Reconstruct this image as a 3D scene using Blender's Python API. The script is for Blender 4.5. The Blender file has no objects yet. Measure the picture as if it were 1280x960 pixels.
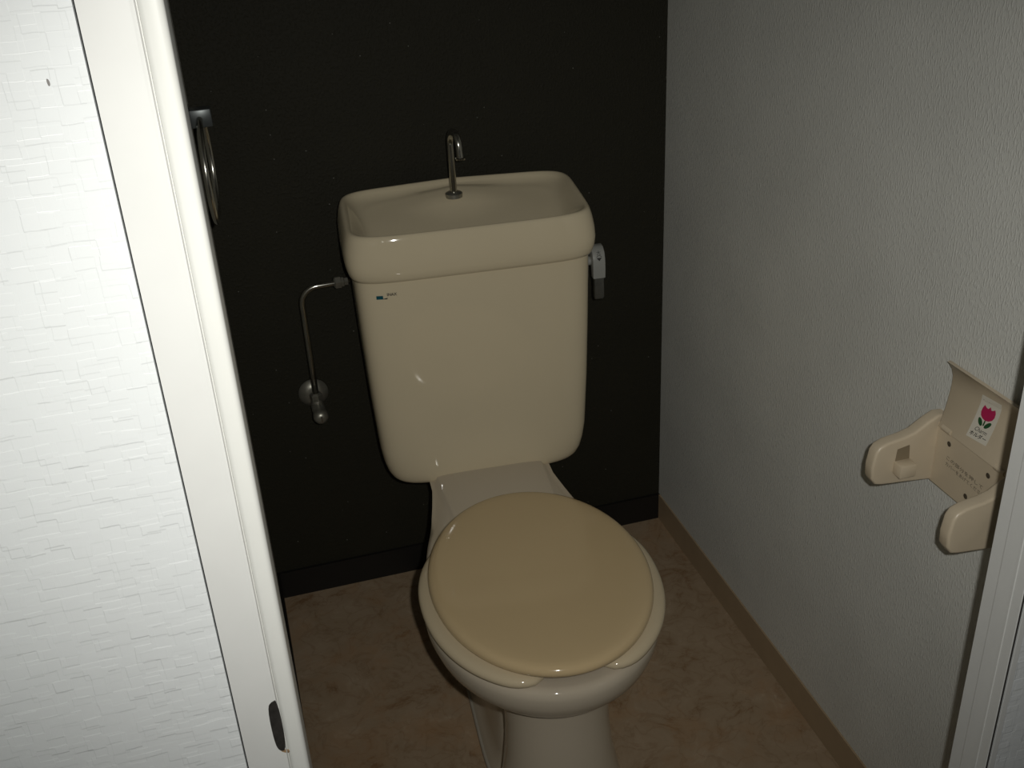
import bpy, bmesh, math, random
from mathutils import Vector, Matrix
from mathutils.bvhtree import BVHTree
random.seed(4)
scn = bpy.context.scene
COL = scn.collection
PI = math.pi

# ------------------------------------------------------------------ camera
cam_d = bpy.data.cameras.new('camera')
cam = bpy.data.objects.new('camera', cam_d)
COL.objects.link(cam)
cam_d.sensor_fit = 'HORIZONTAL'
cam_d.sensor_width = 36.0
cam_d.lens = 1336.7 / 1280.0 * 36.0
cam_d.clip_start = 0.02
C = Vector((-0.7778, -1.7702, 1.35))
RIGHT = Vector((0.95906, -0.27901, -0.04851)).normalized()
FWD = Vector((0.22526, 0.85538, -0.46645)).normalized()
UP = RIGHT.cross(FWD).normalized()
cam.matrix_world = Matrix(((RIGHT.x, UP.x, -FWD.x, C.x),
                           (RIGHT.y, UP.y, -FWD.y, C.y),
                           (RIGHT.z, UP.z, -FWD.z, C.z),
                           (0, 0, 0, 1)))
scn.camera = cam

# ------------------------------------------------------------------ world
w = bpy.data.worlds.new('world')
scn.world = w
w.use_nodes = True
w.node_tree.nodes['Background'].inputs[0].default_value = (0.80, 0.90, 1.0, 1)
w.node_tree.nodes['Background'].inputs[1].default_value = 0.012

# ------------------------------------------------------------------ the camera flash (the only lamp burning)
fl = bpy.data.lights.new('camera_flash', 'SPOT')
fl.energy = 28.5
fl.color = (1.0, 0.985, 0.93)
fl.spot_size = math.radians(97)
fl.spot_blend = 1.0
fl.shadow_soft_size = 0.008
flash = bpy.data.objects.new('camera_flash', fl)
COL.objects.link(flash)
flash.matrix_world = cam.matrix_world.copy()
flash.location = C + RIGHT * 0.040 + UP * 0.022
flash.scale = (1.0, 0.72, 1.0)      # a flash tube's beam is wider than it is high

vs = scn.view_settings
vs.view_transform = 'Standard'
vs.look = 'None'
vs.exposure = 0.0
vs.gamma = 1.0
vs.use_curve_mapping = False


# ------------------------------------------------------------------ materials
def new_mat(name):
    m = bpy.data.materials.new(name)
    m.use_nodes = True
    nt = m.node_tree
    return m, nt, nt.nodes['Principled BSDF']


def N(nt, kind, **kw):
    n = nt.nodes.new(kind)
    for k, v in kw.items():
        setattr(n, k, v)
    return n


def plain(name, col, rough=0.4, metal=0.0, spec=0.5, vary=0.06, scale=30.0, coat=0.0, bump=0.0):
    """a base colour with slight mottling"""
    m, nt, b = new_mat(name)
    tc = N(nt, 'ShaderNodeTexCoord')
    no = N(nt, 'ShaderNodeTexNoise')
    no.inputs['Scale'].default_value = scale
    no.inputs['Detail'].default_value = 4
    nt.links.new(tc.outputs['Object'], no.inputs['Vector'])
    cr = N(nt, 'ShaderNodeValToRGB')
    cr.color_ramp.elements[0].position = 0.3
    cr.color_ramp.elements[1].position = 0.7
    cr.color_ramp.elements[0].color = (*[c * (1 - vary) for c in col], 1)
    cr.color_ramp.elements[1].color = (*[min(1, c * (1 + vary)) for c in col], 1)
    nt.links.new(no.outputs['Fac'], cr.inputs['Fac'])
    nt.links.new(cr.outputs['Color'], b.inputs['Base Color'])
    b.inputs['Roughness'].default_value = rough
    b.inputs['Metallic'].default_value = metal
    b.inputs['Specular IOR Level'].default_value = spec
    b.inputs['Coat Weight'].default_value = coat
    b.inputs['Coat Roughness'].default_value = 0.05
    if bump:
        bp = N(nt, 'ShaderNodeBump')
        bp.inputs['Strength'].default_value = bump
        bp.inputs['Distance'].default_value = 0.001
        nt.links.new(no.outputs['Fac'], bp.inputs['Height'])
        nt.links.new(bp.outputs['Normal'], b.inputs['Normal'])
    return m


def wall_streak_mat(name, col, rough, scl, strength, glint=False):
    """wallpaper with a fine vertical grain; axis-free object coordinates"""
    m, nt, b = new_mat(name)
    tc = N(nt, 'ShaderNodeTexCoord')
    mp = N(nt, 'ShaderNodeMapping')
    mp.inputs['Scale'].default_value = scl
    nt.links.new(tc.outputs['Object'], mp.inputs['Vector'])
    no = N(nt, 'ShaderNodeTexNoise')
    no.inputs['Scale'].default_value = 1.0
    no.inputs['Detail'].default_value = 2.0
    nt.links.new(mp.outputs['Vector'], no.inputs['Vector'])
    rp = N(nt, 'ShaderNodeMapRange', interpolation_type='SMOOTHSTEP')
    rp.inputs['From Min'].default_value = 0.46
    rp.inputs['From Max'].default_value = 0.72
    nt.links.new(no.outputs['Fac'], rp.inputs['Value'])
    bp = N(nt, 'ShaderNodeBump')
    bp.inputs['Strength'].default_value = strength
    bp.inputs['Distance'].default_value = 0.0012
    nt.links.new(rp.outputs['Result'], bp.inputs['Height'])
    nt.links.new(bp.outputs['Normal'], b.inputs['Normal'])
    b.inputs['Roughness'].default_value = rough
    b.inputs['Specular IOR Level'].default_value = 0.2
    n2 = N(nt, 'ShaderNodeTexNoise')
    n2.inputs['Scale'].default_value = 6.0
    n2.inputs['Detail'].default_value = 5.0
    nt.links.new(tc.outputs['Object'], n2.inputs['Vector'])
    cr = N(nt, 'ShaderNodeValToRGB')
    cr.color_ramp.elements[0].position = 0.3
    cr.color_ramp.elements[1].position = 0.7
    cr.color_ramp.elements[0].color = (*[c * 0.95 for c in col], 1)
    cr.color_ramp.elements[1].color = (*[min(1, c * 1.05) for c in col], 1)
    nt.links.new(n2.outputs['Fac'], cr.inputs['Fac'])
    out = cr.outputs['Color']
    if glint:  # sparse glints painted into the base colour as pale specks
        vo = N(nt, 'ShaderNodeTexVoronoi')
        vo.inputs['Scale'].default_value = 75.0
        nt.links.new(tc.outputs['Object'], vo.inputs['Vector'])
        lt = N(nt, 'ShaderNodeMath', operation='LESS_THAN')
        lt.inputs[1].default_value = 0.075
        nt.links.new(vo.outputs['Distance'], lt.inputs[0])
        sp = N(nt, 'ShaderNodeSeparateColor')
        nt.links.new(vo.outputs['Color'], sp.inputs[0])
        g = N(nt, 'ShaderNodeMath', operation='GREATER_THAN')
        g.inputs[1].default_value = 0.90
        nt.links.new(sp.outputs[0], g.inputs[0])
        mu = N(nt, 'ShaderNodeMath', operation='MULTIPLY')
        nt.links.new(lt.outputs[0], mu.inputs[0])
        nt.links.new(g.outputs[0], mu.inputs[1])
        mx = N(nt, 'ShaderNodeMixRGB')
        mx.inputs[2].default_value = (0.16, 0.16, 0.14, 1)
        nt.links.new(mu.outputs[0], mx.inputs[0])
        nt.links.new(out, mx.inputs[1])
        out = mx.outputs[0]
    nt.links.new(out, b.inputs['Base Color'])
    return m


def embossed_mat(name, col, axis):
    """white wallpaper embossed with overlapping little rectangles"""
    m, nt, b = new_mat(name)
    tc = N(nt, 'ShaderNodeTexCoord')
    sx = N(nt, 'ShaderNodeSeparateXYZ')
    nt.links.new(tc.outputs['Object'], sx.inputs[0])
    cb = N(nt, 'ShaderNodeCombineXYZ')
    nt.links.new(sx.outputs[axis], cb.inputs[0])
    nt.links.new(sx.outputs[2], cb.inputs[1])
    # slight wobble so that the edges are not ruled
    wn = N(nt, 'ShaderNodeTexNoise')
    wn.inputs['Scale'].default_value = 55.0
    nt.links.new(cb.outputs[0], wn.inputs['Vector'])
    wm = N(nt, 'ShaderNodeVectorMath', operation='MULTIPLY_ADD')
    wm.inputs[1].default_value = (0.0025, 0.0025, 0)
    nt.links.new(wn.outputs['Color'], wm.inputs[0])
    nt.links.new(cb.outputs[0], wm.inputs[2])
    hs = []
    for (bw, rh, off, shift, sq, sqf) in ((0.0115, 0.0092, 0.37, 0.0, 1.5, 3), (0.0098, 0.0115, 0.43, 0.1137, 0.7, 2)):
        ad = N(nt, 'ShaderNodeVectorMath', operation='ADD')
        ad.inputs[1].default_value = (3.0 + shift, 3.0 + shift * 1.7, 0)
        nt.links.new(wm.outputs[0], ad.inputs[0])
        if hs:      # the second layer runs upright, which breaks up the rows of the first
            r9 = N(nt, 'ShaderNodeVectorMath', operation='CROSS_PRODUCT')
            r9.inputs[1].default_value = (0, 0, 1)
            nt.links.new(ad.outputs[0], r9.inputs[0])
            a9 = N(nt, 'ShaderNodeVectorMath', operation='ADD')
            a9.inputs[1].default_value = (0.0, 9.0, 0)
            nt.links.new(r9.outputs[0], a9.inputs[0])
            ad = a9
        br = N(nt, 'ShaderNodeTexBrick')
        br.offset = off
        br.offset_frequency = 3
        br.squash = sq
        br.squash_frequency = sqf
        br.inputs['Color1'].default_value = (0, 0, 0, 1)
        br.inputs['Color2'].default_value = (1, 1, 1, 1)
        br.inputs['Mortar'].default_value = (0.2, 0.2, 0.2, 1)
        br.inputs['Scale'].default_value = 1.0
        br.inputs['Mortar Size'].default_value = 0.0
        br.inputs['Mortar Smooth'].default_value = 0.3
        br.inputs['Brick Width'].default_value = bw
        br.inputs['Row Height'].default_value = rh
        nt.links.new(ad.outputs[0], br.inputs['Vector'])
        hs.append(br.outputs['Color'])
    mx = N(nt, 'ShaderNodeMixRGB')
    mx.inputs[0].default_value = 0.5
    nt.links.new(hs[0], mx.inputs[1])
    nt.links.new(hs[1], mx.inputs[2])
    bp = N(nt, 'ShaderNodeBump')
    bp.inputs['Strength'].default_value = 0.5
    bp.inputs['Distance'].default_value = 0.0011
    bp.inputs['Filter Width'].default_value = 1.2 if 'Filter Width' in bp.inputs else 0.1
    nt.links.new(mx.outputs[0], bp.inputs['Height'])
    nt.links.new(bp.outputs['Normal'], b.inputs['Normal'])
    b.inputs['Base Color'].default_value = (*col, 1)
    b.inputs['Roughness'].default_value = 0.45
    b.inputs['Specular IOR Level'].default_value = 0.4
    return m


def floor_mat():
    m, nt, b = new_mat('marbled_beige_vinyl')
    tc = N(nt, 'ShaderNodeTexCoord')
    no = N(nt, 'ShaderNodeTexNoise')
    no.inputs['Scale'].default_value = 10.0
    no.inputs['Detail'].default_value = 12.0
    no.inputs['Roughness'].default_value = 0.78
    no.inputs['Distortion'].default_value = 0.8
    nt.links.new(tc.outputs['Object'], no.inputs['Vector'])
    cr = N(nt, 'ShaderNodeValToRGB')
    e = cr.color_ramp.elements
    e[0].position, e[0].color = 0.36, (0.27, 0.165, 0.085, 1)
    e[1].position, e[1].color = 0.66, (0.46, 0.36, 0.25, 1)
    k = e.new(0.45); k.color = (0.36, 0.265, 0.17, 1)
    k = e.new(0.58); k.color = (0.40, 0.30, 0.20, 1)
    nt.links.new(no.outputs['Fac'], cr.inputs['Fac'])
    # thin darker veins
    n2 = N(nt, 'ShaderNodeTexNoise')
    n2.inputs['Scale'].default_value = 22.0
    n2.inputs['Detail'].default_value = 10.0
    n2.inputs['Distortion'].default_value = 0.7
    nt.links.new(tc.outputs['Object'], n2.inputs['Vector'])
    r2 = N(nt, 'ShaderNodeValToRGB')
    f = r2.color_ramp.elements
    f[0].position, f[0].color = 0.47, (1, 1, 1, 1)
    f[1].position, f[1].color = 0.53, (1, 1, 1, 1)
    k = f.new(0.50); k.color = (0.74, 0.66, 0.58, 1)
    nt.links.new(n2.outputs['Fac'], r2.inputs['Fac'])
    mx = N(nt, 'ShaderNodeMixRGB', blend_type='MULTIPLY')
    mx.inputs[0].default_value = 0.55
    nt.links.new(cr.outputs['Color'], mx.inputs[1])
    nt.links.new(r2.outputs['Color'], mx.inputs[2])
    # rusty orange clouds
    n3 = N(nt, 'ShaderNodeTexNoise')
    n3.inputs['Scale'].default_value = 5.5
    n3.inputs['Detail'].default_value = 8.0
    n3.inputs['Roughness'].default_value = 0.7
    nt.links.new(tc.outputs['Object'], n3.inputs['Vector'])
    r3 = N(nt, 'ShaderNodeMapRange')
    r3.inputs['From Min'].default_value = 0.50
    r3.inputs['From Max'].default_value = 0.72
    r3.inputs['To Max'].default_value = 0.75
    nt.links.new(n3.outputs['Fac'], r3.inputs['Value'])
    m3 = N(nt, 'ShaderNodeMixRGB')
    m3.inputs[2].default_value = (0.40, 0.225, 0.105, 1)
    nt.links.new(r3.outputs['Result'], m3.inputs[0])
    nt.links.new(mx.outputs[0], m3.inputs[1])
    nt.links.new(m3.outputs[0], b.inputs['Base Color'])
    b.inputs['Roughness'].default_value = 0.55
    b.inputs['Specular IOR Level'].default_value = 0.3
    return m


M = {
    'emb': embossed_mat('embossed_white_wallpaper', (0.76, 0.785, 0.79), 0),
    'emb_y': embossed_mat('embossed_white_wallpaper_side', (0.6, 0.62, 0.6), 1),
    'right': wall_streak_mat('light_grey_wallpaper', (0.68, 0.685, 0.645), 0.55, (420, 420, 135), 0.4),
    'dark': wall_streak_mat('black_brown_wallpaper', (0.021, 0.0195, 0.0125), 0.65, (260, 260, 200), 0.5, True),
    'frame': plain('cream_white_paint', (0.70, 0.705, 0.685), 0.42, vary=0.015),
    'stop': plain('white_gloss_paint', (0.72, 0.725, 0.69), 0.35, vary=0.01),
    'floor': floor_mat(),
    'base_brown': plain('brown_vinyl_skirting', (0.40, 0.30, 0.19), 0.5, vary=0.04),
    'base_dark': plain('black_brown_skirting', (0.0065, 0.0055, 0.004), 0.6, vary=0.1),
    'ceil': plain('white_ceiling_paper', (0.7, 0.7, 0.68), 0.8, vary=0.03),
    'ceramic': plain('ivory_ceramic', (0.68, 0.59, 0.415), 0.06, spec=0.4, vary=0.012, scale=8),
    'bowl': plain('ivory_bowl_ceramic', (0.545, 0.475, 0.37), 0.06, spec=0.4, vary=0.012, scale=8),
    'lid': plain('yellowed_plastic_lid', (0.61, 0.465, 0.265), 0.10, spec=0.4, vary=0.02, scale=6),
    'seat': plain('yellowed_plastic_seat', (0.61, 0.51, 0.345), 0.09, spec=0.4, vary=0.02, scale=6),
    'chrome': plain('worn_chrome', (0.46, 0.45, 0.40), 0.2, metal=0.97, vary=0.08, scale=60),
    'chrome_dull': plain('dull_plated_brass', (0.36, 0.35, 0.30), 0.38, metal=0.8, vary=0.15, scale=80),
    'steel': plain('brushed_steel', (0.10, 0.11, 0.11), 0.35, metal=0.6, vary=0.06),
    'lever_white': plain('pale_grey_plastic', (0.33, 0.335, 0.315), 0.35, vary=0.02),
    'lever_grey': plain('smoky_grey_plastic', (0.085, 0.085, 0.075), 0.2, vary=0.08, scale=90),
    'beige': plain('beige_plastic', (0.62, 0.525, 0.385), 0.33, vary=0.03, scale=20),
    'hole': plain('dark_screw_hole', (0.07, 0.055, 0.035), 0.7, vary=0.05),
    'groove_grey': plain('groove_shade_grey', (0.42, 0.42, 0.40), 0.6, vary=0.05),  # grey that stands for the shade in the casing groove
    'scuff': plain('grey_scuff', (0.22, 0.21, 0.20), 0.6, vary=0.05),
    'recess': plain('recess_shade_brown', (0.25, 0.20, 0.13), 0.5, vary=0.05),  # darker copy of the beige, shade of the tab recess painted in
    'slot': plain('opening_shade_dark', (0.06, 0.055, 0.05), 0.45, metal=0.5, vary=0.3, scale=150),  # painted shade of the strike opening and the right jamb gap
    'rust': plain('rust_stain', (0.30, 0.20, 0.11), 0.7, vary=0.3, scale=250),
    'ink': plain('black_ink', (0.012, 0.011, 0.010), 0.5, vary=0.02),
    'ink_brown': plain('brown_moulded_ink', (0.10, 0.08, 0.055), 0.5, vary=0.02),
    'teal': plain('teal_print', (0.005, 0.085, 0.115), 0.3, vary=0.02),
    'grey_ink': plain('grey_print', (0.09, 0.085, 0.07), 0.3, vary=0.02),
    'paper': plain('sticker_paper', (0.74, 0.70, 0.60), 0.35, vary=0.02),
    'pink': plain('magenta_print', (0.50, 0.012, 0.10), 0.35, vary=0.05),
    'green': plain('green_print', (0.01, 0.085, 0.025), 0.35, vary=0.05),
    'caulk': plain('old_caulk', (0.42, 0.38, 0.31), 0.6, vary=0.05),
}


# ------------------------------------------------------------------ helpers
def obj(name, bm, mat, parent=None, smooth=True, kind=None, sharp=None):
    bmesh.ops.remove_doubles(bm, verts=bm.verts, dist=1e-6)
    bmesh.ops.recalc_face_normals(bm, faces=bm.faces)
    me = bpy.data.meshes.new(name)
    bm.to_mesh(me)
    bm.free()
    mats = mat if isinstance(mat, (list, tuple)) else [mat]
    for k in mats:
        me.materials.append(k)
    for p in me.polygons:
        p.use_smooth = smooth
    if smooth and sharp:
        me.set_sharp_from_angle(angle=math.radians(sharp))
    o = bpy.data.objects.new(name, me)
    COL.objects.link(o)
    if parent:
        o.parent = parent
    if kind:
        o['kind'] = kind
    return o


def thing(name, label, cat, loc, rz=0.0):
    o = bpy.data.objects.new(name, None)
    o.empty_display_size = 0.05
    o.location = loc
    o.rotation_euler = (0, 0, rz)
    COL.objects.link(o)
    o['label'] = label
    o['category'] = cat
    return o


def box(bm, x0, x1, y0, y1, z0, z1, bev=0.0, seg=2):
    t = bmesh.new()
    bmesh.ops.create_cube(t, size=1.0)
    for v in t.verts:
        v.co = Vector(((x0 + x1) / 2 + v.co.x * (x1 - x0), (y0 + y1) / 2 + v.co.y * (y1 - y0), (z0 + z1) / 2 + v.co.z * (z1 - z0)))
    if bev:
        bmesh.ops.bevel(t, geom=t.edges[:] + t.verts[:], offset=bev, segments=seg, profile=0.5, affect='EDGES')
    merge(bm, t)


def merge(bm, t, mat_index=None):
    vm = {v: bm.verts.new(v.co) for v in t.verts}
    for f in t.faces:
        try:
            nf = bm.faces.new([vm[v] for v in f.verts])
            nf.material_index = f.material_index if mat_index is None else mat_index
        except ValueError:
            pass
    t.free()


def loft(bm, rings, cap0=True, cap1=True, closed=True):
    rows = [[bm.verts.new(p) for p in r] for r in rings]
    n = len(rows[0])
    for a, b in zip(rows, rows[1:]):
        for i in range(n if closed else n - 1):
            j = (i + 1) % n
            bm.faces.new((a[i], a[j], b[j], b[i]))
    if cap0:
        bm.faces.new(rows[0][::-1])
    if cap1:
        bm.faces.new(rows[-1])
    return rows


def tube(bm, pts, r, n=16, caps=True):
    pts = [Vector(p) for p in pts]
    rr = r if isinstance(r, (list, tuple)) else [r] * len(pts)
    rings = []
    up = None
    for i, p in enumerate(pts):
        t = (pts[min(i + 1, len(pts) - 1)] - pts[max(i - 1, 0)]).normalized()
        if up is None:
            up = Vector((0, 0, 1)) if abs(t.z) < 0.9 else Vector((1, 0, 0))
        u = (up - t * up.dot(t)).normalized()
        v = t.cross(u)
        up = u
        rings.append([p + (u * math.cos(2 * PI * k / n) + v * math.sin(2 * PI * k / n)) * rr[i] for k in range(n)])
    loft(bm, rings, caps, caps)


def lathe(bm, prof, origin, axis, n=32):
    """prof: list of (distance along axis, radius)"""
    origin = Vector(origin)
    axis = Vector(axis).normalized()
    u = axis.orthogonal().normalized()
    v = axis.cross(u)
    rings = [[origin + axis * d + (u * math.cos(2 * PI * k / n) + v * math.sin(2 * PI * k / n)) * max(r, 1e-5) for k in range(n)] for d, r in prof]
    loft(bm, rings, True, True)


def prism(bm, poly, y0, y1, axes='xzy', bev=0.0, seg=3):
    """extrude a polygon; axes: which world axes poly-u, poly-v and the extrusion take"""
    t = bmesh.new()
    idx = ['xyz'.index(c) for c in axes]

    def P(u, v, w_):
        q = [0, 0, 0]
        q[idx[0]], q[idx[1]], q[idx[2]] = u, v, w_
        return q
    a = [t.verts.new(P(u, v, y0)) for u, v in poly]
    b = [t.verts.new(P(u, v, y1)) for u, v in poly]
    n = len(poly)
    f0 = t.faces.new(a[::-1])
    f1 = t.faces.new(b)
    for i in range(n):
        t.faces.new((a[i], a[(i + 1) % n], b[(i + 1) % n], b[i]))
    bmesh.ops.recalc_face_normals(t, faces=t.faces)
    if bev:
        es = list({e for f in (f0, f1) for e in f.edges})
        bmesh.ops.bevel(t, geom=es, offset=bev, segments=seg, profile=0.5, affect='EDGES')
    merge(bm, t)


def smooth_poly(pts, it=2):
    for _ in range(it):
        q = []
        for i, p in enumerate(pts):
            r = pts[(i + 1) % len(pts)]
            q += [(p[0] * .75 + r[0] * .25, p[1] * .75 + r[1] * .25), (p[0] * .25 + r[0] * .75, p[1] * .25 + r[1] * .75)]
        pts = q
    return pts


def sgnpow(c, e):
    return math.copysign(abs(c) ** e, c)


def srect(hx, yf, yb, z, n=5.0, cnt=96, fn=None):
    """rounded-rectangle ring, yf = front (negative), yb = back"""
    cy, hy = (yf + yb) / 2, (yb - yf) / 2
    out = []
    for k in range(cnt):
        a = 2 * PI * k / cnt
        x, y = hx * sgnpow(math.cos(a), 2 / n), cy + hy * sgnpow(math.sin(a), 2 / n)
        out.append(Vector((x, y, fn(x, y, z) if fn else z)))
    return out


def egg(a, yf, yb, yc, z, cnt=96, n=2.0):
    out = []
    for k in range(cnt):
        t = 2 * PI * k / cnt
        s, c = math.sin(t), math.cos(t)
        h = (yb - yc) if s > 0 else (yc - yf)
        out.append(Vector((a * sgnpow(c, 2 / n), yc + h * sgnpow(s, 2 / n), z)))
    return out


def text_bm(s, size, italic=0.0, bold=0.0):
    cu = bpy.data.curves.new('t', 'FONT')
    cu.body = s
    cu.size = size
    cu.align_x = 'CENTER'
    cu.align_y = 'CENTER'
    cu.shear = italic
    cu.offset = bold
    cu.resolution_u = 3
    o = bpy.data.objects.new('t', cu)
    COL.objects.link(o)
    dg = bpy.context.evaluated_depsgraph_get()
    me = bpy.data.meshes.new_from_object(o.evaluated_get(dg))
    t = bmesh.new()
    t.from_mesh(me)
    bpy.data.objects.remove(o)
    bpy.data.curves.remove(cu)
    bpy.data.meshes.remove(me)
    for f in t.faces:
        f.material_index = 0
    return t


def put(bm, t, origin, ux, uy, mat_index, dx=0.0, dy=0.0, lift=0.0, width=None):
    """place a flat drawing t (in its xy plane) at origin + (x)ux + (y)uy, raised by lift"""
    ux, uy = Vector(ux).normalized(), Vector(uy).normalized()
    nz = ux.cross(uy)
    if width and t.verts:
        xs = [v.co.x for v in t.verts]
        k = width / max(1e-6, max(xs) - min(xs))
        for v in t.verts:
            v.co.x *= k
    for v in t.verts:
        v.co = Vector(origin) + ux * (v.co.x + dx) + uy * (v.co.y + dy) + nz * lift
    merge(bm, t, mat_index)


def poly_bm(pts):
    t = bmesh.new()
    t.faces.new([t.verts.new((x, y, 0)) for x, y in pts])
    return t


# ------------------------------------------------------------------ structure
YF = -1.17        # hall face of the doorway wall
YL = -1.080        # room face of the thicker wall left of the doorway
YI = -1.125       # toilet-room face of it
XL = -0.8118      # toilet-room left wall
H = 2.3


def struct(name, boxes, mat, smooth=False, bev=0.0):
    bm = bmesh.new()
    for b in boxes:
        box(bm, *b, bev=bev)
    return obj(name, bm, mat, smooth=smooth, kind='structure')


struct('floor', [(-1.1, 0.9, -3.2, 0.06, -0.05, 0.0)], M['floor'])
struct('ceiling', [(-1.1, 0.9, -3.2, 0.06, H, H + 0.05)], M['ceil'])
struct('wall_back', [(XL - 0.06, 0.06, 0.0, 0.06, 0.0, H)], M['dark'])
struct('wall_right', [(0.0, 0.06, YI, 0.0, 0.0, H)], M['right'])
struct('wall_left', [(XL - 0.015, XL, YL, 0.0, 0.0, H)], M['right'])
wf = struct('wall_front', [(-0.992, -0.8356, YF, YL, 0.0, H), (-0.1610, 0.9, YF, YI, 0.0, H), (-0.8356, -0.1610, YF, YI, 2.04, H)], M['emb'])
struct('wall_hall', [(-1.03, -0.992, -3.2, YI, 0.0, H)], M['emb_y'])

# skirtings
struct('baseboard_back', [(XL, 0.0, -0.006, 0.0, 0.0, 0.060)], M['base_dark'])
struct('baseboard_right', [(-0.003, 0.0, YI, -0.006, 0.0, 0.060)], M['base_brown'])
struct('baseboard_left', [(XL, XL + 0.006, YL, -0.006, 0.0, 0.060)], M['base_dark'])


# doorway frame: flat casing, groove, rounded stop bead, with the jamb running back to the room
def jamb(name, x_out, x_gr, x_in):
    s = 1          # the opening lies towards +x
    casing = [(x_out, YF - 0.0015), (x_gr - s * 0.0035, YF - 0.0015), (x_gr - s * 0.0009, YF - 0.0008), (x_gr - s * 0.0009, YL), (x_out, YL)]
    bm = bmesh.new()
    prism(bm, casing, 0.0, 2.0, 'xyz')
    fr = obj(name, bm, M['frame'], smooth=False, kind='structure')
    bm = bmesh.new()
    bead = [(x_gr - s * 0.0009, YL)]
    bead.append((x_gr - s * 0.0009, YF + 0.0022))
    bead.append((x_gr + s * 0.0001, YF + 0.0022))
    bead.append((x_gr + s * 0.0004, YF - 0.0006))
    bead.append((x_gr + s * 0.0016, YF - 0.0016))
    bead.append((x_gr + s * 0.0032, YF - 0.0022))
    r = 0.0042
    cx, cy = x_in - s * r, YF - 0.0022 + r
    for k in range(7):
        a = -PI / 2 + k * PI / 12
        bead.append((cx + s * r * math.cos(a), cy + r * math.sin(a)))
    bead.append((x_in, YL))
    prism(bm, bead, 0.0, 2.0, 'xyz')
    st = obj('door_stop', bm, M['stop'], fr, smooth=True, sharp=35)
    return fr, st


trim1, stop1 = jamb('trim_1', -0.8342, -0.8050, -0.7917)
# right jamb: only its reveal is seen, cut by a groove into casing (towards the hall) and stop (towards the room)
XR = -0.1655
bm = bmesh.new()
prism(bm, [(XR, YF - 0.0005), (XR + 0.0004, YF - 0.0009), (-0.1648, YF - 0.0009), (-0.1620, YI), (XR, YI + 0.0165 - 0.045 + 0.0135), (XR, YF + 0.0285)], 0.0, 2.0, 'xyz')
trim2 = obj('trim_2', bm, M['frame'], smooth=False, kind='structure')
bm = bmesh.new()
prism(bm, [(XR + 0.0003, YF + 0.0300), (XR + 0.0003, YI + 0.0005), (XR + 0.0008, YI + 0.001), (-0.1625, YI + 0.001), (-0.1625, YF + 0.0300)], 0.0, 2.0, 'xyz')
obj('door_stop', bm, M['frame'], trim2, smooth=False)
bm = bmesh.new()
box(bm, -0.8061, -0.8054, YF - 0.0019, YF - 0.0010, 0.0, 2.0)  # grey strip drawing the shaded groove line as colour
obj('groove_shade', bm, M['groove_grey'], trim1, smooth=False)
bm = bmesh.new()
box(bm, -0.1649, -0.1609, YF + 0.0006, YF + 0.012, 0.0, 2.0)  # dark filler, painted as the shade inside the open gap
obj('gap_shade', bm, M['slot'], trim2, smooth=False)
bm = bmesh.new()
prism(bm, [(-0.8342, 2.0), (-0.8342, 2.039), (-0.1640, 2.039), (-0.1640, 2.0)], YF - 0.0015, YI, 'xzy')
obj('trim_3', bm, M['frame'], smooth=False, kind='structure')
# slim smooth edging where the hall paper meets the right jamb, and a raised ridge on that jamb
bm = bmesh.new()
box(bm, -0.1612, -0.1550, YF - 0.0012, YF, 0.0, 2.03, bev=0.0004)
obj('edge_strip', bm, M['frame'], trim2, smooth=False)
bm = bmesh.new()
box(bm, XR - 0.0006, XR + 0.0002, YF + 0.0105, YF + 0.0130, 0.0, 2.0, bev=0.0003)
obj('ridge', bm, M['frame'], trim2, smooth=False)

# small dark scuff on the hall paper, upper left
bm = bmesh.new()
prism(bm, smooth_poly([(-0.8562, 1.2450), (-0.8548, 1.2442), (-0.8546, 1.2412), (-0.8559, 1.2408)], 2), YF - 0.0003, YF + 0.0003, 'xzy')
obj('scuff_mark', bm, M['scuff'], wf, smooth=False)

# strike slot in the left jamb, bottom left of the picture
bm = bmesh.new()
sl = smooth_poly([(-0.8130, 0.800), (-0.8130, 0.768), (-0.8108, 0.757), (-0.8050, 0.757), (-0.8050, 0.805), (-0.8095, 0.805)], 2)
prism(bm, sl, YF - 0.0021, YF - 0.0010, 'xzy')  # flat dark plate, the shade of the strike opening put into its colour
so = obj('strike_slot', bm, M['slot'], trim1, smooth=False)
so['label'] = 'strike slot, its dark opening painted on a flat plate'
bm = bmesh.new()
ru = smooth_poly([(-0.8105, 0.7575), (-0.8040, 0.7565), (-0.8036, 0.7530), (-0.8075, 0.7545)], 2)
prism(bm, ru, YF - 0.0018, YF - 0.0010, 'xzy')
obj('rust_stain', bm, M['rust'], trim1, smooth=False)

# ------------------------------------------------------------------ toilet
TOI = thing('toilet', 'ivory ceramic toilet with hand-wash basin on its cistern and closed yellowed lid', 'toilet',
            (-0.405, -0.012, 0.0), math.radians(-4.2))


# bowl with pedestal, deck and trap foot
def smoothstep(a, b, x):
    t = max(0.0, min(1.0, (x - a) / (b - a)))
    return t * t * (3 - 2 * t)


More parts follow.
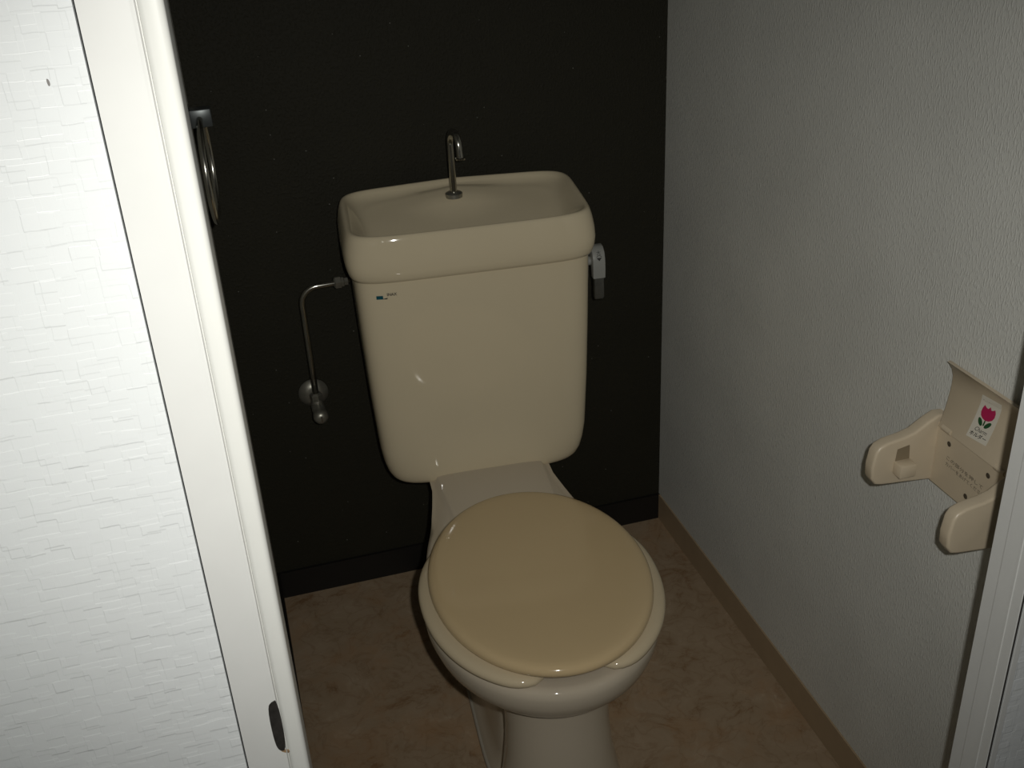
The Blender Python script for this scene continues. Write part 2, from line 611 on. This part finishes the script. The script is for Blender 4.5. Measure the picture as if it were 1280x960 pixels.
def bowl_ring(z, a, yf, yc, b, yd, yb, bulge=2.0, cnt=96):
    """front half ellipse of half width a, narrowing backwards to half width b at yd, ending at yb"""
    half = []
    nf, nm, nb = 22, 14, 12
    for k in range(nf):
        t = -PI / 2 + (PI / 2) * k / nf
        half.append((a * abs(math.cos(t)) ** (2 / bulge), yc + (yc - yf) * sgnpow(math.sin(t), 2 / bulge)))
    for k in range(nm):
        t = k / nm
        # hermite from (a,yc) heading back to (b,yd)
        h = t * t * (3 - 2 * t) * 0.25 + t * 0.75
        half.append((a + (b - a) * h, yc + (yd - yc) * t))
    r = min(0.03, b * 0.5)
    half.append((b, yd))
    for k in range(nb - 1):
        t = k / (nb - 2) * PI / 2
        half.append((b - r + r * math.cos(t), yb - r + r * math.sin(t)))
    out = [Vector((x, y, z)) for x, y in half]
    out.append(Vector((0, yb, z)))
    out += [Vector((-x, y, z)) for x, y in half[:0:-1]]
    return out


def ztop(y):
    return 0.383 - 0.041 * smoothstep(-0.47, -0.33, y)


bm = bmesh.new()
R_ = []
#            z      a      yf      yc     b      yd     yb
R_.append((0.000, 0.116, -0.800, -0.690, 0.055, -0.56, -0.42))
R_.append((0.010, 0.114, -0.798, -0.690, 0.055, -0.56, -0.42))
R_.append((0.060, 0.101, -0.784, -0.690, 0.052, -0.56, -0.42))
R_.append((0.120, 0.087, -0.770, -0.690, 0.050, -0.56, -0.40))
R_.append((0.180, 0.076, -0.758, -0.690, 0.050, -0.54, -0.38))
R_.append((0.235, 0.073, -0.752, -0.685, 0.052, -0.50, -0.34))
R_.append((0.280, 0.078, -0.750, -0.670, 0.060, -0.42, -0.24))
R_.append((0.303, 0.092, -0.752, -0.640, 0.078, -0.34, -0.14))
R_.append((0.3135, 0.120, -0.762, -0.610, 0.092, -0.28, -0.10))
R_.append((0.3175, 0.140, -0.779, -0.600, 0.096, -0.27, -0.095))
R_.append((0.3205, 0.1465, -0.786, -0.600, 0.098, -0.26, -0.09))
R_.append((0.326, 0.151, -0.790, -0.60, 0.101, -0.25, -0.085))
R_.append((0.336, 0.159, -0.799, -0.60, 0.104, -0.25, -0.082))
R_.append((0.352, 0.1645, -0.8055, -0.60, 0.106, -0.25, -0.080))
R_.append((0.368, 0.1665, -0.8075, -0.60, 0.106, -0.25, -0.080))
R_.append((0.377, 0.1650, -0.8060, -0.60, 0.105, -0.25, -0.080))
R_.append((0.3818, 0.1610, -0.8015, -0.60, 0.102, -0.25, -0.083))
R_.append((0.3830, 0.1550, -0.7950, -0.60, 0.097, -0.25, -0.088))
rings = [bowl_ring(*q) for q in R_]
cnt = len(rings[0])


def inner(z, a, yf, yb, yc):
    # same point order as bowl_ring: front centre, right side, back centre, left side
    nf, nm, nb = 22, 14, 12
    ang = [(-PI / 2 + PI / 2 * k / nf) for k in range(nf)] + [(PI / 2) * (k / (nm + nb)) for k in range(nm + nb)] + [PI / 2]
    half = [(a * math.cos(t), yc + ((yc - yf) if t < 0 else (yb - yc)) * math.sin(t)) for t in ang]
    return [Vector((x, y, z)) for x, y in half] + [Vector((-x, y, z)) for x, y in half[-2:0:-1]]


rings.append(inner(0.3825, 0.120, -0.765, -0.47, -0.61))
rings.append(inner(0.3790, 0.114, -0.759, -0.475, -0.61))
rings.append(inner(0.330, 0.108, -0.750, -0.48, -0.61))
rings.append(inner(0.260, 0.080, -0.715, -0.50, -0.60))
rings.append(inner(0.210, 0.045, -0.660, -0.53, -0.59))
m_ = min(len(r) for r in rings)
for r in rings:
    for p in r:
        if p.z > 0.30:
            cap = ztop(p.y)
            if p.z > 0.345 - 0.002:
                p.z = min(p.z, 0.345 + (p.z - 0.345) * (cap - 0.3415) / 0.0415) if cap < 0.3829 else p.z
loft(bm, [r[:m_] for r in rings])
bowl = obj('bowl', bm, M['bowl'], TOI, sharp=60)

# foot of the trap behind the pedestal
bm = bmesh.new()
FR = [(0.000, 0.088, -0.60, -0.14), (0.004, 0.088, -0.60, -0.14), (0.012, 0.080, -0.595, -0.145), (0.05, 0.073, -0.59, -0.15), (0.15, 0.068, -0.58, -0.16), (0.27, 0.066, -0.56, -0.16), (0.315, 0.07, -0.55, -0.15)]
loft(bm, [srect(a, yf, yb, z, 7.0, 64) for z, a, yf, yb in FR])
obj('trap_foot', bm, M['bowl'], TOI, sharp=50)
bm = bmesh.new()
loft(bm, [srect(0.0915, -0.604, -0.137, 0.0003, 7.0, 64), srect(0.0905, -0.603, -0.138, 0.0035, 7.0, 64), srect(0.088, -0.60, -0.14, 0.005, 7.0, 64)])
obj('caulk_line', bm, M['caulk'], TOI)

# cistern
bm = bmesh.new()
TR = [(0.3385, 0.110, -0.200, -0.060), (0.3388, 0.146, -0.212, -0.046), (0.3405, 0.157, -0.2165, -0.040), (0.3445, 0.1645, -0.2205, -0.036), (0.351, 0.1695, -0.2235, -0.033),
      (0.363, 0.1745, -0.2255, -0.031), (0.382, 0.1785, -0.2268, -0.030), (0.41, 0.1815, -0.2278, -0.030), (0.50, 0.186, -0.2288, -0.030), (0.60, 0.1895, -0.2295, -0.030), (0.70, 0.192, -0.230, -0.030), (0.7245, 0.1925, -0.230, -0.030)]
loft(bm, [srect(hx, yf, yb, z, 6.5 - 1.5 * max(0, (0.42 - z) / 0.08)) for z, hx, yf, yb in TR])
bm.faces.ensure_lookup_table()
bmesh.ops.recalc_face_normals(bm, faces=bm.faces)
tank_tree = BVHTree.FromBMesh(bm)
tank = obj('tank', bm, M['ceramic'], TOI, sharp=55)


def on_tank(bm_, lift):
    for v in bm_.verts:
        hit = tank_tree.ray_cast(Vector((v.co.x, -1.0, v.co.z)), Vector((0, 1, 0)))
        if hit[0]:
            v.co.y = hit[0].y - lift


bm = bmesh.new()
put(bm, poly_bm([(-.0052, -.0030), (.0052, -.0030), (.0052, .0030), (-.0052, .0030)]), (-0.1555, -0.25, 0.7000), (1, 0, 0), (0, 0, 1), 0)
put(bm, poly_bm([(0, 0), (.0062, 0), (.0070, .0022), (.0030, .0016), (0, .0008)]), (-0.1503, -0.25, 0.6970), (1, 0, 0), (0, 0, 1), 1)
put(bm, text_bm('INAX', 0.0068, bold=0.00018), (-0.1365, -0.25, 0.7043), (1, 0, 0), (0, 0, 1), 2, width=0.0155)
on_tank(bm, 0.0004)
obj('maker_mark', bm, [M['teal'], M['ink'], M['grey_ink']], tank, smooth=False)['label'] = 'small teal maker mark and grey lettering'


# cistern lid with the hand-wash basin
def crest(x, y, z, inner=True):
    # z is the drop below the rim; the rim climbs gently towards the back and a little in the middle of it
    base = 0.8005 + 0.0145 * smoothstep(-0.23, -0.03, y)
    base += 0.004 * math.exp(-(x / 0.08) ** 2) * smoothstep(-0.10, -0.03, y)
    boss = 0.011 * math.exp(-(x / 0.060) ** 2) * (1.0 - smoothstep(0.030, 0.042, abs(y + 0.048))) * smoothstep(0.008, 0.024, z)
    if inner and z > 0.012:          # the floor of the basin falls towards the front
        z *= 1.0 + (0.70 + 1.25 * smoothstep(-0.04, -0.24, y) - 1.0) * smoothstep(0.010, 0.024, z)
    return base - z + boss


bm = bmesh.new()
rings = []
for z, hx, yf, yb in [(0.7242, 0.150, -0.19, -0.06), (0.7242, 0.1925, -0.2315, -0.029), (0.7255, 0.1955, -0.2345, -0.027), (0.731, 0.1985, -0.2375, -0.025), (0.742, 0.2015, -0.2400, -0.024), (0.755, 0.2028, -0.2405, -0.0235)]:
    rings.append(srect(hx, yf, yb, z, 6.5))
for z, hx, yf, yb in [(0.030, 0.2022, -0.2395, -0.0235), (0.014, 0.1990, -0.2368, -0.0235), (0.005, 0.1960, -0.2345, -0.0240), (0.0012, 0.1935, -0.2325, -0.0255)]:
    rings.append(srect(hx, yf, yb, z, 6.0, fn=lambda x, y, q: crest(x, y, q, False)))
for z, hx, yf, yb in [
                      (0.0, 0.1905, -0.2300, -0.0280), (0.0012, 0.1875, -0.2272, -0.0305), (0.0055, 0.1830, -0.2240, -0.0335), (0.014, 0.1740, -0.2200, -0.0400),
                      (0.0205, 0.1660, -0.2160, -0.0480), (0.0250, 0.1590, -0.2100, -0.0560), (0.0275, 0.1500, -0.2030, -0.0630), (0.0290, 0.1350, -0.1920, -0.0720), (0.0305, 0.1150, -0.1800, -0.0840), (0.0320, 0.0900, -0.170, -0.100), (0.0330, 0.0500, -0.155, -0.120), (0.0330, 0.010, -0.14, -0.134)]:
    rings.append(srect(hx, yf, yb, z, 6.0 if z < 0.02 else 4.6, fn=crest))
loft(bm, rings)
tlid = obj('tank_lid', bm, M['ceramic'], TOI, sharp=70)

# faucet: spout over the basin
fz = crest(0, -0.070, 0.0288) - 0.001
bm = bmesh.new()
pts = [(-0.005, -0.070, fz - 0.004), (-0.005, -0.070, fz + 0.05), (-0.005, -0.070, 0.888)]
rb = 0.0205
for k in range(1, 13):
    a = PI * k / 12 * 1.02
    d = rb - rb * math.cos(a)
    pts.append((-0.005 + d * 0.20, -0.070 - d * 0.97, 0.888 + rb * 1.15 * math.sin(a)))
last = pts[-1]
pts.append((last[0] + 0.0008, last[1] - 0.001, last[2] - 0.014))
tube(bm, pts, 0.0058, 18)
fau = obj('faucet', bm, M['chrome'], TOI, sharp=50)
bm = bmesh.new()
lathe(bm, [(0, 0.0058), (0.0003, 0.0082), (0.003, 0.0086), (0.004, 0.0062)], (pts[-1][0], pts[-1][1], pts[-1][2] - 0.001), (0, 0, 1), 24)
obj('spout_ring', bm, M['chrome'], fau, sharp=40)
bm = bmesh.new()
lathe(bm, [(-0.004, 0.0145), (0.0025, 0.0145), (0.0042, 0.012), (0.005, 0.0062)], (-0.005, -0.070, fz), (0, 0, 1), 28)
obj('faucet_flange', bm, M['chrome_dull'], fau, sharp=40)

# flush lever on the right side of the cistern
bm = bmesh.new()
lathe(bm, [(0, 0.011), (0.006, 0.011), (0.008, 0.0085), (0.036, 0.0075)], (0.188, -0.102, 0.668), (1, 0, 0), 24)
lev = obj('flush_lever', bm, M['lever_white'], TOI, sharp=40)
bm = bmesh.new()
prof = []
for k in range(11):
    a = PI * 0.80 - k / 10 * PI * 0.92
    prof.append((-0.104 - 0.018 * math.cos(a - PI / 2 + 0.15) * 1.0, 0.674 + 0.018 * math.sin(a - PI / 2 + 0.15) * 0 + 0.0))
# side profile of the cap, in (y, z): an arched shell over the axle, dropping in front of it
prof = [(-0.085, 0.690), (-0.098, 0.696), (-0.110, 0.6945), (-0.119, 0.687), (-0.1235, 0.674), (-0.1245, 0.658), (-0.1235, 0.642),
        (-0.111, 0.642), (-0.109, 0.655), (-0.104, 0.668), (-0.095, 0.676), (-0.085, 0.680)]
prism(bm, prof, 0.2185, 0.2405, 'yzx', bev=0.0015)
cap = obj('lever_cap', bm, M['lever_white'], lev, sharp=45)
bm = bmesh.new()
prism(bm, [(-0.121, 0.645), (-0.122, 0.606), (-0.118, 0.601), (-0.108, 0.603), (-0.107, 0.645)], 0.2215, 0.2385, 'yzx', bev=0.0018)
o = obj('lever_handle', bm, M['lever_grey'], lev, sharp=45)
o['label'] = 'smoky grey lower end of the flush lever'
# marks on the cap front
capn = Vector((0, -0.97, 0.24)).normalized()
cu_ = Vector((0, 0.24, 0.97)).normalized()
bm = bmesh.new()
put(bm, text_bm('\u5927', 0.0085), (0.2290, -0.1202, 0.6868), (1, 0, 0), (0, 0.42, 0.9), 0, lift=0.0012)
put(bm, poly_bm([(-.0045, 0), (.0045, 0), (0, -.0055)]), (0.2295, -0.1222, 0.6790), (1, 0, 0), (0, 0.3, 0.95), 0, lift=0.0010)
for s in (-1, 1):
    put(bm, poly_bm([(s * .0052, .0010), (s * .0044, .0010), (s * .0000, .0046), (s * .0008, .0054)]), (0.2295, -0.1222, 0.6790), (1, 0, 0), (0, 0.3, 0.95), 0, lift=0.0010)
obj('lever_marks', bm, M['ink'], lev, smooth=False)

# seat: open-front ring
bm = bmesh.new()
rows = []
A0, A1 = math.radians(-90 + 15.2), math.radians(270 - 13.2)
NS = 96


def seat_pt(t, a, yf, yb, yc, n):
    s, c = math.sin(t), math.cos(t)
    return Vector((a * sgnpow(c, 2 / n), yc + ((yb - yc) if s > 0 else (yc - yf)) * sgnpow(s, 2 / n), 0))


for k in range(NS + 1):
    u = k / NS
    t = A0 + (A1 - A0) * u
    po, pi_ = seat_pt(t, 0.1705, -0.810, -0.425, -0.60, 2.12), seat_pt(t, 0.106, -0.738, -0.475, -0.60, 2.1)
    mid, half = (po + pi_) / 2, (po - pi_) / 2
    e = min(u, 1 - u) * NS / 5.0
    shr = math.sqrt(max(0.02, 1 - (1 - min(1, e)) ** 2))
    ring = []
    for j in range(20):
        b = 2 * PI * j / 20
        ring.append(mid + half * (sgnpow(math.cos(b), 0.62) * (0.35 + 0.65 * shr)) + Vector((0, 0, 0.3935 + 0.0108 * sgnpow(math.sin(b), 0.8) * (0.3 + 0.7 * shr))))
    rows.append(ring)
loft(bm, rows)
obj('seat', bm, M['seat'], TOI)

# lid
bm = bmesh.new()
a, yf, yb, yc = 0.1550, -0.806, -0.3975, -0.60
rings = []
for z, d in [(0.4045, 0.010), (0.4050, 0.004), (0.4072, 0.0010), (0.4110, 0.0), (0.4150, 0.0008), (0.4182, 0.0032), (0.4203, 0.0072), (0.4214, 0.0125), (0.4222, 0.022), (0.4230, 0.040), (0.4236, 0.07), (0.4240, 0.11), (0.4240, 0.145)]:
    rings.append(egg(a - d, yf + d * 1.1, yb - d * 1.1, yc, z))
loft(bm, rings)
obj('seat_lid', bm, M['lid'], TOI)
# hinge caps behind the lid
for s in (-1, 1):
    bm = bmesh.new()
    tube(bm, [(s * 0.055, -0.428, 0.400), (s * 0.085, -0.428, 0.400)], 0.0085, 16)
    box(bm, s * 0.070 - 0.009, s * 0.070 + 0.009, -0.438, -0.418, 0.372, 0.398, bev=0.002)
    obj('hinge', bm, M['seat'], TOI, sharp=40)

# ------------------------------------------------------------------ water supply
VAL = thing('water_supply_valve', 'dull chrome stop valve on the black back wall with pipe bent to the cistern', 'pipe', (-0.688, 0.0, 0.441))
bm = bmesh.new()
lathe(bm, [(-0.0001, 0.0265), (0.002, 0.0270), (0.005, 0.0250), (0.010, 0.0180), (0.012, 0.0130)], (0, 0, 0), (0, -1, 0), 36)
obj('escutcheon', bm, M['chrome_dull'], VAL, sharp=45)
bm = bmesh.new()
lathe(bm, [(0.008, 0.0085), (0.040, 0.0085), (0.042, 0.0115), (0.070, 0.0115), (0.073, 0.0095), (0.086, 0.0095)], (0, 0, 0), (0.02, -1, -0.03), 28)
lathe(bm, [(0.0, 0.0095), (0.012, 0.0095), (0.016, 0.0078)], (0.001, -0.057, 0.0), (0, 0, 1), 24)
val = obj('valve_body', bm, M['chrome_dull'], VAL, sharp=40)
bm = bmesh.new()
lathe(bm, [(0.082, 0.009), (0.084, 0.0128), (0.093, 0.0135), (0.099, 0.0115), (0.103, 0.006)], (0, 0, 0), (0.02, -1, -0.03), 28)
hd = obj('valve_spindle', bm, M['chrome_dull'], VAL, sharp=40)
bm = bmesh.new()
box(bm, -0.0012 + 0.0022, 0.0012 + 0.0022, -0.1045, -0.1022, -0.0085, 0.0025)
obj('screw_slot', bm, M['hole'], hd, smooth=False)
bm = bmesh.new()
lathe(bm, [(0.013, 0.010), (0.015, 0.0112), (0.024, 0.0112), (0.027, 0.007)], (0.001, -0.057, 0.0), (0, 0, 1), 6)
obj('lower_nut', bm, M['chrome_dull'], VAL, sharp=30)
px, py, zt, rbend = 0.001, -0.057, 0.2270, 0.030
pts = [(px, py, 0.020), (px, py, 0.10), (px, py, zt - rbend)]
for k in range(1, 9):
    a = PI / 2 * k / 8
    pts.append((px + rbend * (1 - math.cos(a)), py, zt - rbend + rbend * math.sin(a)))
pts += [(px + 0.055, py + 0.001, zt), (0.086, -0.053, zt)]
bm = bmesh.new()
tube(bm, pts, 0.0052, 18)
obj('supply_pipe', bm, M['chrome'], VAL)
bm = bmesh.new()
lathe(bm, [(0.0, 0.0078), (0.002, 0.0108), (0.0115, 0.0108), (0.0125, 0.0090), (0.0165, 0.0090), (0.018, 0.0070), (0.0240, 0.0070)], (0.0585, -0.0550, zt), (1, 0.03, 0), 6)
obj('upper_nut', bm, M['chrome_dull'], VAL, sharp=30)

# ------------------------------------------------------------------ towel ring
TWR = thing('towel_ring', 'dark chrome towel ring hanging from a square bracket by the left wall', 'towel ring', (XL, -0.345, 1.035))
bm = bmesh.new()
box(bm, 0.0, 0.006, -0.021, 0.021, -0.013, 0.013, bev=0.0015)
bk = obj('wall_plate', bm, M['steel'], TWR, smooth=False)
bm = bmesh.new()
box(bm, 0.005, 0.0325, -0.011, 0.011, -0.0125, 0.0105, bev=0.002)
obj('bracket', bm, M['steel'], TWR, smooth=True, sharp=35)
bm = bmesh.new()
yaw = math.radians(3.4)
RR = 0.0680
ctr = Vector((0.0175, 0.0, -0.001 - RR))
rows = []
for k in range(64):
    a = 2 * PI * k / 64
    d = Vector((math.sin(yaw) * math.sin(a), math.cos(yaw) * math.sin(a), math.cos(a)))
    nrm = Vector((math.cos(yaw), -math.sin(yaw), 0))
    rows.append([ctr + d * (RR + 0.0042 * math.cos(b)) + nrm * 0.0042 * math.sin(b) for b in [2 * PI * j / 14 for j in range(14)]])
rows.append(rows[0])
loft(bm, rows, False, False)
obj('ring', bm, M['chrome'], TWR)

# ------------------------------------------------------------------ paper holder on the right wall
HOL = thing('paper_holder', 'empty beige plastic toilet paper holder with raised cover on the grey wall', 'paper holder', (0.0, -0.900, 0.650))
HY = -0.900
HZ = 0.650
YB_, YFR = -0.843 - HY, -0.971 - HY       # inner faces of the two arms, local
bm = bmesh.new()
box(bm, -0.011, 0.0, YFR - 0.004, YB_ + 0.004, 0.609 - HZ, 0.692 - HZ, bev=0.001)
plate = obj('back_plate', bm, M['beige'], HOL, smooth=False)
for (py_, pz_) in ((-0.866, 0.674), (-0.936, 0.672), (-0.907, 0.626)):
    bm = bmesh.new()
    lathe(bm, [(0.0, 0.0028), (0.0004, 0.0034), (0.0006, 0.0026)], (-0.011, py_ - HY, pz_ - HZ), (-1, 0, 0), 16)
    obj('screw_hole', bm, M['hole'], plate)
bm = bmesh.new()
put(bm, text_bm('\u3053\u306e\u90e8\u5206\u3092\u62bc\u3057\u3066', 0.0060), (-0.0112, -0.898 - HY, 0.6535 - HZ), (0, -1, -0.05), (0, -0.05, 1), 0, width=0.066)
put(bm, text_bm('\u30ab\u30d0\u30fc\u3092\u3042\u3052\u3066\u304f\u3060\u3055\u3044', 0.0060), (-0.0112, -0.900 - HY, 0.6450 - HZ), (0, -1, -0.05), (0, -0.05, 1), 0, width=0.070)
obj('moulded_text', bm, M['ink_brown'], plate, smooth=False)

ARM = [(0.0, 0.700), (-0.012, 0.701), (-0.024, 0.695), (-0.042, 0.683), (-0.056, 0.679), (-0.078, 0.6755), (-0.088, 0.671), (-0.0925, 0.664), (-0.0955, 0.645), (-0.0945, 0.629), (-0.089, 0.620), (-0.080, 0.6175), (-0.035, 0.613), (0.0, 0.609)]
ARM = [(x, z - HZ) for x, z in ARM]
for nm, y0, y1 in (('arm', YB_, YB_ + 0.017), ('arm', YFR - 0.017, YFR)):
    bm = bmesh.new()
    prism(bm, ARM, y0, y1, 'xzy', bev=0.0032, seg=4)
    am = obj(nm, bm, M['beige'], HOL, sharp=50)
    inward = -1 if y0 == YB_ else 1
    yin = y0 if inward < 0 else y1
    # recess, its shade painted as a darker patch, and sprung tab on the inner face
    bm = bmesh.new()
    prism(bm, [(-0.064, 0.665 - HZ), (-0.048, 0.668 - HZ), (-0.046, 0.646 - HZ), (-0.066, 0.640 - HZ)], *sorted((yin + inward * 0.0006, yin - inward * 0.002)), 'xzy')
    obj('tab_recess_shade', bm, M['recess'], am, smooth=False)
    bm = bmesh.new()
    ya, yb2 = sorted((yin - inward * 0.001, yin + inward * 0.0155))
    box(bm, -0.067, -0.045, ya, yb2, 0.632 - HZ, 0.649 - HZ, bev=0.0015)
    obj('spring_tab', bm, M['beige'], am, sharp=40)

# cover, swung up against the wall: curved in section (x, z), 3 mm thick
sec = [(-0.0135, 0.690), (-0.0115, 0.698), (-0.0085, 0.712), (-0.0060, 0.728), (-0.0045, 0.744), (-0.0048, 0.756), (-0.0080, 0.766), (-0.0130, 0.7735), (-0.0155, 0.776)]
front = [(x - 0.0020, z - HZ) for x, z in sec]
back = [(x + 0.0022, z - HZ + 0.0008) for x, z in sec]
back = [(min(x, -0.0004), z) for x, z in back]
bm = bmesh.new()
prism(bm, front + back[::-1], -0.992 - HY, -0.848 - HY, 'xzy', bev=0.0006, seg=2)
cov = obj('cover', bm, M['beige'], HOL, sharp=40)
for yy in (-0.862, -0.955):
    bm = bmesh.new()
    tube(bm, [(-0.0125, yy - HY - 0.008, 0.6915 - HZ), (-0.0125, yy - HY + 0.008, 0.6915 - HZ)], 0.0042, 14)
    obj('cover_hinge', bm, M['beige'], HOL, sharp=40)

# tulip sticker on the cover
def cover_x(z):
    z -= 0
    for (x0, z0), (x1, z1) in zip(front, front[1:]):
        if z0 <= z <= z1:
            return x0 + (x1 - x0) * (z - z0) / (z1 - z0)
    return front[0][0]


ux, uy = Vector((0, -0.985, 0.10)), Vector((0, -0.155, 0.985))
org = Vector((0, -0.9135 - HY, 0.7315 - HZ))


def disc(cx, cy, rx, ry, rot, n=18):
    return [(cx + rx * math.cos(2 * PI * k / n) * math.cos(rot) - ry * math.sin(2 * PI * k / n) * math.sin(rot),
             cy + rx * math.cos(2 * PI * k / n) * math.sin(rot) + ry * math.sin(2 * PI * k / n) * math.cos(rot)) for k in range(n)]


bm = bmesh.new()
# paper in strips so that it follows the curve
W2, H2 = 0.0165, 0.0285
for k in range(8):
    y0, y1 = -H2 + 2 * H2 * k / 8, -H2 + 2 * H2 * (k + 1) / 8
    put(bm, poly_bm([(-W2, y0), (W2, y0), (W2, y1), (-W2, y1)]), org, ux, uy, 0, lift=0.0)
lay = []
def draw(pts, mi, l):
    t = poly_bm(pts)
    put(bm, t, org + Vector((-l, 0, 0)), ux, uy, mi)


tul = [(-.0105, .0125), (-.0108, .0075), (-.0090, .0030), (-.0050, .0000), (.0000, -.0012), (.0050, .0000), (.0092, .0030), (.0110, .0075), (.0106, .0128), (.0085, .0172), (.0052, .0150), (.0030, .0142), (.0006, .0180), (-.0022, .0142), (-.0052, .0150), (-.0085, .0172)]
draw(tul, 1, 0.00025)
draw([(-.0010, -.0012), (.0010, -.0012), (.0010, -.0080), (-.0010, -.0080)], 2, 0.00025)
draw(disc(-.0062, -.0048, .0028, .0058, math.radians(40)), 2, 0.00035)
draw(disc(.0062, -.0052, .0028, .0060, math.radians(-40)), 2, 0.00035)
put(bm, text_bm('\u30c8\u30a4\u30ec\u30c3\u30c8\u30da\u30fc\u30d1\u30fc', 0.0046, bold=0.00012), org + Vector((-.0003, 0, 0)), ux, uy, 3, dy=0.0240, width=0.026)
put(bm, text_bm('Charm', 0.0078, italic=0.35), org + Vector((-.0003, 0, 0)), ux, uy, 3, dy=-0.0150, width=0.019)
put(bm, text_bm('\u30db\u30eb\u30c0\u30fc', 0.0060, bold=0.0001), org + Vector((-.0003, 0, 0)), ux, uy, 3, dy=-0.0225, width=0.026)
for v in bm.verts:
    v.co.x += cover_x(v.co.z) - 0.0004
st = obj('sticker', bm, [M['paper'], M['pink'], M['green'], M['ink']], cov, smooth=False)
st['label'] = 'white sticker with a magenta tulip'
